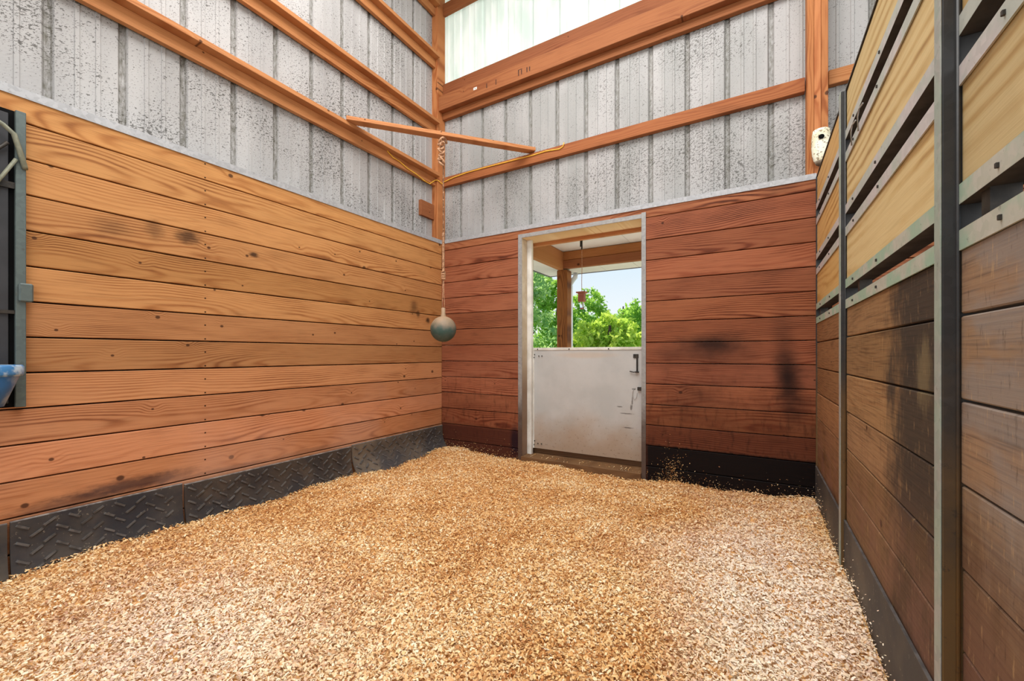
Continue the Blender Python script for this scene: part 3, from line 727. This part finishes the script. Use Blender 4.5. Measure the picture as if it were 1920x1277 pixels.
# ------------------------------------------------------------------ feed opening with steel frame and bucket at the left edge
t = empty('feed_opening', (XL, .10, 0)); tag(t, 'dark steel-framed feed opening with bent brackets at the left frame edge', 'feeder')
y1 = .537 - .10; z0, z1 = H - .258, H + 1.182
part('void_sheet', MB().box(.001, .004, -.5, y1 - .02, z0, z1), 'black', t)  # black sheet standing for the unlit depth of the opening
part('side_bar', MB().box(.002, .030, y1 - .034, y1, z0, z1, .002), 'feeder_steel', t)
part('inner_panel', MB().box(.004, .012, -.5, y1 - .053, z0 + .02, z1 - .02, .002), 'charcoal', t)
part('cross_bar', MB().box(.012, .022, -.5, y1 - .034, H + .195, H + .212), 'dark_steel', t)
part('cross_bar', MB().box(.012, .022, -.5, y1 - .034, H + .80, H + .83), 'dark_steel', t)
part('latch_clip', MB().box(.026, .046, y1 - .026, y1 + .022, H + .255, H + .345, .006), 'feeder_steel', t)
m = MB().tube([(.05, y1 - .16, H + 1.13), (.05, y1 - .075, H + 1.085), (.05, y1 - .042, H + 1.055), (.045, y1 - .024, H + .985), (.038, y1 - .006, H + .915), (.031, y1 - .004, H + .905)], .011, 6)
part('bent_bracket', m, 'dull_strap', t)
m = MB().tube([(.03, y1 - .14, H + .70), (.04, y1 - .034, H + .94)], .008, 6); part('brace_rod', m, 'dull_strap', t)
m = MB().tube([(.03, y1 - .14, H + .90), (.04, y1 - .06, H + 1.01)], .008, 6); part('brace_rod', m, 'dark_steel', t)
t = empty('feed_bucket', (XL + .125, .395, H - .24)); tag(t, 'blue plastic bucket with a scuffed pale rim in the feed opening', 'bucket')
m = MB().lathe([(.001, 0), (.058, 0), (.106, .142), (.104, .188), (.101, .188), (.101, .15), (.054, .012), (.001, .012)], 28)
part('bucket_body', m, 'blue', t)
part('rim', MB().lathe([(.1055, .138), (.115, .140), (.118, .150), (.118, .182), (.112, .19), (.1055, .188), (.1055, .138)], 28), 'rim_blue', t)

# ------------------------------------------------------------------ porch outside the door
pc = struct(empty('trim_2', (-1.0, 4.5, 0)))                        # porch roof: ceiling boards, beams, soffits
P = lambda *a: MB().box(a[0] + 1.0, a[1] + 1.0, a[2] - 4.5, a[3] - 4.5, a[4], a[5], a[6] if len(a) > 6 else 0)
for i in range(6):
    part('ceiling_board', P(-2.2 + i * .9, -1.304 + i * .9, 3.98, 5.10, H + 1.34, H + 1.36), 'soffit', pc)
part('front_beam', P(-2.20, 3.2, 5.00, 5.05, H + 1.225, H + 1.335, .004), 'beam', pc)
part('front_beam', P(-2.20, 3.2, 4.985, 5.05, H + 1.115, H + 1.220, .004), 'beam_dark', pc)
part('side_beam', P(-2.24, -2.17, 3.98, 5.0, H + 1.10, H + 1.335, .004), 'beam', pc)
for i in range(14):
    part('soffit_strip', P(-2.55 + i * .42, -2.136 + i * .42, 5.055, 5.40, H + 1.115, H + 1.127), 'soffit', pc)
for i in range(3):
    part('soffit_strip', P(-2.55, -2.245, 3.98 + i * .36, 4.336 + i * .36, H + 1.115, H + 1.127), 'soffit', pc)
part('fascia', P(-2.575, 3.3, 5.401, 5.42, H + 1.108, H + 1.26), 'gutter_dark', pc)
part('fascia', P(-2.575, -2.551, 3.98, 5.40, H + 1.108, H + 1.26), 'gutter_dark', pc)
part('roof_deck', P(-2.6, 3.4, 3.98, 5.45, H + 1.38, H + 1.44), 'roof', pc)
t = empty('porch_post', (-2.185, 4.985, 0)); tag(t, 'weathered brown porch post outside the door opening', 'post')
part('post_timber', MB().box(-.073, .073, -.0, .146, -.05, H + 1.10, .006), 'porch_post', t)
t = empty('downspout', (-2.165, 5.20, 0)); tag(t, 'white rain downspout with an elbow behind the porch post', 'downspout')
part('pipe', MB().box(-.03, .03, -.045, .045, -.05, H + .93, .008), 'metal_white', t)
m = MB().tube([(0, 0, H + .93), (.02, .05, H + 1.0), (.03, .12, H + 1.05), (.03, .14, H + 1.105)], .034, 8); part('elbow', m, 'metal_white', t)
t = empty('bird_feeder', (-1.725, 4.50, H + 1.335)); tag(t, 'small terracotta feeder hanging on a chain under the porch', 'feeder')
part('strap', MB().box(-.008, .008, -.004, .004, -.13, 0, .001).box(-.022, -.010, -.004, .004, -.10, -.02, .001), 'dark_steel', t)
m = MB().tube([(0, 0, -.12), (.002, 0, -.30), (-.001, 0, -.50), (0, 0, -.62)], .0035, 6); part('chain', m, 'rope', t)
part('feeder_roof', MB().box(-.055, .055, -.05, .05, -.635, -.62, .003), 'terracotta', t)
part('feeder_box', MB().box(-.036, .036, -.034, .034, -.735, -.636, .004), 'terracotta', t)
part('jar', MB().lathe([(.02, -.736), (.024, -.75), (.024, -.80), (.02, -.805), (.001, -.805)], 14), 'glass', t)
part('perch', MB().lathe([(.001, -.818), (.018, -.818), (.022, -.806), (.001, -.805)], 14), 'terracotta', t)

# ------------------------------------------------------------------ trees
def tree(x, y, h, blobs, nleaf, size, mat, label, seed):
    t = empty('tree', (x, y, -.05)); tag(t, label, 'tree', 'trees beyond the porch')
    r = np.random.default_rng(seed)
    m = MB().tube([(0, 0, 0), (.05, .02, h * .3), (-.04, .05, h * .55), (.03, 0, h * .85)], [.16, .13, .10, .03], 8)
    for (bx, by, bz, br) in blobs[:5]:
        m.tube([(0, 0, max(.4, bz - br * 1.2)), (bx * .5, by * .5, bz - br * .5), (bx, by, bz)], [.06, .045, .02], 6)
    part('trunk', m, 'bark', t)
    vol = np.array([b[3] ** 2 for b in blobs]); cnt = (nleaf * vol / vol.sum()).astype(int)
    ctr = []; tone = []
    for (bx, by, bz, br), c in zip(blobs, cnt):
        nc = max(6, c // 26)
        d = r.normal(size=(nc, 3)); d /= np.linalg.norm(d, axis=1)[:, None]
        cc = d * br * (r.uniform(.45, 1.0, nc) ** .6)[:, None] * np.array([1, 1, .85])
        tn = r.uniform(0, 1, nc)
        k = r.integers(0, nc, c)
        ctr.append(cc[k] + r.normal(size=(c, 3)) * br * .085 + np.array([bx, by, bz])); tone.append(np.clip(tn[k] * .7 + r.uniform(0, .3, c), 0, 1))
    P_ = np.concatenate(ctr); tone = np.concatenate(tone); n = len(P_)
    keep = P_[:, 2] > .05; P_ = P_[keep]; tone = tone[keep]; n = len(P_)
    u = r.normal(size=(n, 3)); u /= np.linalg.norm(u, axis=1)[:, None]
    w = np.cross(u, r.normal(size=(n, 3))); w /= np.linalg.norm(w, axis=1)[:, None]
    s = (size * r.uniform(.6, 1.3, n))[:, None]
    nn = np.cross(u, w)
    V = np.stack([P_ - u * s, P_ + w * s * .5 + nn * s * .12, P_ + u * s, P_ - w * s * .5 + nn * s * .12], 1).reshape(-1, 3)
    me = bpy.data.meshes.new('foliage'); me.vertices.add(4 * n); me.vertices.foreach_set('co', V.astype(np.float32).ravel())
    me.loops.add(4 * n); me.loops.foreach_set('vertex_index', np.arange(4 * n, dtype=np.int32))
    me.polygons.add(n); me.polygons.foreach_set('loop_start', np.arange(0, 4 * n, 4, dtype=np.int32)); me.polygons.foreach_set('loop_total', np.full(n, 4, dtype=np.int32))
    me.update(calc_edges=True)
    at = me.attributes.new('tone', 'FLOAT', 'FACE'); at.data.foreach_set('value', tone.astype(np.float32))
    me.materials.append(M[mat])
    o = link('foliage', me, t); o['kind'] = 'stuff'
def blobs(seed, n, w, z0, z1, r0, r1):
    r = random.Random(seed); return [(r.uniform(-w, w), r.uniform(-w, w), z0 + (z1 - z0) * (i / max(1, n - 1)), r.uniform(r0, r1)) for i in range(n)]
tree(-6.4, 10.6, 6.5, blobs(1, 12, 1.5, .9, 6.4, .8, 1.25), 17000, .075, 'leaf_deep', 'tall deep green tree seen left of the porch post', 1)
tree(-7.1, 15.8, 4.6, blobs(2, 8, 1.0, .9, 4.0, .7, 1.05), 15000, .08, 'leaf_mid', 'bushy mid green tree just right of the porch post', 2)
tree(-3.25, 10.4, 2.3, blobs(3, 7, .65, .6, 1.75, .45, .65), 13000, .065, 'leaf_yellow', 'low yellow-green shrub tree nearest the door top', 3)
tree(-5.3, 19.0, 4.0, blobs(4, 9, 1.9, .8, 2.6, .9, 1.2), 15000, .10, 'leaf_mid', 'rounded green tree in the middle distance left of the yellow shrub', 4)
tree(-4.9, 28.0, 5.2, blobs(5, 9, 2.2, .9, 3.8, 1.1, 1.6), 13000, .12, 'leaf_deep', 'dark distant tree at the right end of the tree line', 5)
tree(-11.6, 34.5, 5.4, blobs(6, 9, 2.8, .9, 4.0, 1.2, 1.7), 11000, .13, 'leaf_deep', 'dark distant tree lowest on the skyline behind the hanging feeder', 6)

# ------------------------------------------------------------------ wood shavings
def smooth_noise(x, y, seed, scale):
    r = np.random.default_rng(seed); n = 64; tab = r.uniform(-1, 1, (n, n))
    u, v = x / scale, y / scale; i, j = np.floor(u).astype(int), np.floor(v).astype(int); fu, fv = u - i, v - j
    fu = fu * fu * (3 - 2 * fu); fv = fv * fv * (3 - 2 * fv)
    g_ = lambda a, b: tab[a % n, b % n]
    return (g_(i, j) * (1 - fu) + g_(i + 1, j) * fu) * (1 - fv) + (g_(i, j + 1) * (1 - fu) + g_(i + 1, j + 1) * fu) * fv
def bed_h(x, y):
    h = .078 + .018 * smooth_noise(x, y, 1, .75) + .013 * smooth_noise(x, y, 2, .27) + .011 * smooth_noise(x, y, 3, .11) + .005 * smooth_noise(x, y, 4, .045)
    h += .030 * np.exp(-((x + 2.95) ** 2 + (y - 3.45) ** 2) / .18)                    # banked in the far left corner
    h += .035 * np.exp(-((x - .36) ** 2) / .03) * (y > 1.5)                              # and along the right partition
    h -= .030 * np.exp(-((x + 1.3) ** 2 / .5 + (y - 3.62) ** 2 / .02))
    h += .012 * np.exp(-((x + 2.0) ** 2 / .6 + (y - 3.5) ** 2 / .10))
    return h
m = MB(); nx, ny = 170, 220; xa = np.linspace(XL + .012, XR - .012, nx); ya = np.linspace(-.9, YB - .004, ny)
gx, gy = np.meshgrid(xa, ya); gz = bed_h(gx, gy) - .006
base_v = np.stack([gx.ravel(), gy.ravel(), gz.ravel()], 1)
ii = (np.arange(ny - 1)[:, None] * nx + np.arange(nx - 1)[None]).ravel()
base_f = np.stack([ii, ii + 1, ii + nx + 1, ii + nx], 1)
N = 330000
cx = rng.uniform(XL + .02, XR - .02, N * 2); cy = rng.uniform(-.5, YB - .01, N * 2)
dist = np.hypot(cx, cy); pr = np.clip(1.9 / (dist + .4), .38, 1.); keep = rng.uniform(0, 1, N * 2) < pr
cx, cy = cx[keep][:N], cy[keep][:N]
cz = bed_h(cx, cy) + rng.uniform(-.004, .012, len(cx)) ** 1.0
nw = 1500                                                     # a few flakes clinging to the foot of the walls
wx = np.concatenate([rng.uniform(-.82, XR, nw // 2), np.full(nw // 4, XR - .013), rng.uniform(XL, -2.1, nw // 4)])
wy = np.concatenate([np.full(nw // 2, YB - .004), rng.uniform(.9, YB, nw // 4), np.full(nw // 4, YB - .004)])
wz = bed_h(wx, wy) + np.abs(rng.exponential(.035, len(wx)))
wx[:300] = rng.normal(-.60, .05, 300); wz[:300] = bed_h(wx[:300], wy[:300]) + np.abs(rng.normal(0, .12, 300))    # a clot kicked up beside the door
wx[300:420] = rng.uniform(-2.05, -.87, 120); wy[300:420] = rng.uniform(YB - .03, YB + .12, 120); wz[300:420] = .121  # on the door sill
cx, cy, cz = np.concatenate([cx, wx]), np.concatenate([cy, wy]), np.concatenate([cz, wz]); n = len(cx)
ln = rng.uniform(.0035, .0100, n); wd = ln * rng.uniform(.22, .60, n)
ln[-len(wx):] *= .6; wd[-len(wx):] *= .6
az = rng.uniform(0, 2 * math.pi, n); pt = rng.normal(0, .42, n); rl = rng.normal(0, .55, n)
u = np.stack([np.cos(az) * np.cos(pt), np.sin(az) * np.cos(pt), np.sin(pt)], 1)
w0 = np.stack([-np.sin(az), np.cos(az), np.zeros(n)], 1); nn = np.cross(u, w0)
w = w0 * np.cos(rl)[:, None] + nn * np.sin(rl)[:, None]; nn = np.cross(u, w)
cu = rng.uniform(-.1, .6, n)[:, None] * ln[:, None]
Cc = np.stack([cx, cy, cz], 1); U = u * ln[:, None]; Wv = w * wd[:, None]
V = np.stack([Cc - U - Wv, Cc - U + Wv, Cc - Wv + nn * cu, Cc + Wv + nn * cu, Cc + U * .9 - Wv * .8, Cc + U * .9 + Wv * .8], 1).reshape(-1, 3)
V[:, 0] = np.clip(V[:, 0], XL + .002, XR - .012); V[:, 1] = np.where((V[:, 0] > -2.05) & (V[:, 0] < -.87) & (V[:, 2] > .118), V[:, 1], np.minimum(V[:, 1], YB - .002))
nb_ = len(base_v); ids = nb_ + np.arange(n)[:, None] * 6
F = np.concatenate([base_f, np.stack([ids + 0, ids + 2, ids + 3, ids + 1], 2).reshape(-1, 4), np.stack([ids + 2, ids + 4, ids + 5, ids + 3], 2).reshape(-1, 4)])
AV = np.concatenate([base_v, V]).astype(np.float32)
me = bpy.data.meshes.new('wood_shavings'); me.vertices.add(len(AV)); me.vertices.foreach_set('co', AV.ravel())
me.loops.add(F.size); me.loops.foreach_set('vertex_index', F.astype(np.int32).ravel())
me.polygons.add(len(F)); me.polygons.foreach_set('loop_start', np.arange(0, F.size, 4, dtype=np.int32)); me.polygons.foreach_set('loop_total', np.full(len(F), 4, dtype=np.int32))
me.update(calc_edges=True)
patch = smooth_noise(cx, cy, 9, .32) * .6 + smooth_noise(cx, cy, 10, .11) * .4
pale = np.clip(1.15 * np.exp(-((cx - .05) ** 2 / .22 + (cy - 2.3) ** 2 / .55)) + .9 * np.exp(-((cx + 1.9) ** 2 / .5 + (cy - .72) ** 2 / .22)) + .45 * smooth_noise(cx, cy, 14, .5) * (cx > -.7), 0, 1)   # bright pools of light painted into the shavings' colour
t1 = np.clip(rng.normal(.50, .27, n) + patch * .30 + pale * .12, 0, 1)
at = me.attributes.new('tone', 'FLOAT', 'FACE'); at.data.foreach_set('value', np.concatenate([np.full(len(base_f), .35), t1, t1]).astype(np.float32))
at = me.attributes.new('pale', 'FLOAT', 'FACE'); at.data.foreach_set('value', np.concatenate([np.zeros(len(base_f)), pale * rng.uniform(.2, 1, n), pale * .6]).astype(np.float32))
g = G('wood_shavings'); a1 = g.t.nodes.new('ShaderNodeAttribute'); a1.attribute_name = 'tone'; a2 = g.t.nodes.new('ShaderNodeAttribute'); a2.attribute_name = 'pale'
col = g.ramp(a1.outputs['Fac'], [(0., C(182, 118, 64)), (.28, C(222, 168, 104)), (.6, C(243, 204, 144)), (1., C(252, 236, 200))])
col = g.mix(a2.outputs['Fac'], col, C(253, 242, 230))
g.set(Base_Color=col, Roughness=.7, Specular_IOR_Level=.25)
me.materials.append(g.m)
o = link('wood_shavings', me); tag(o, 'thick bed of pale wood shavings covering the stall floor', 'shavings'); o['kind'] = 'stuff'
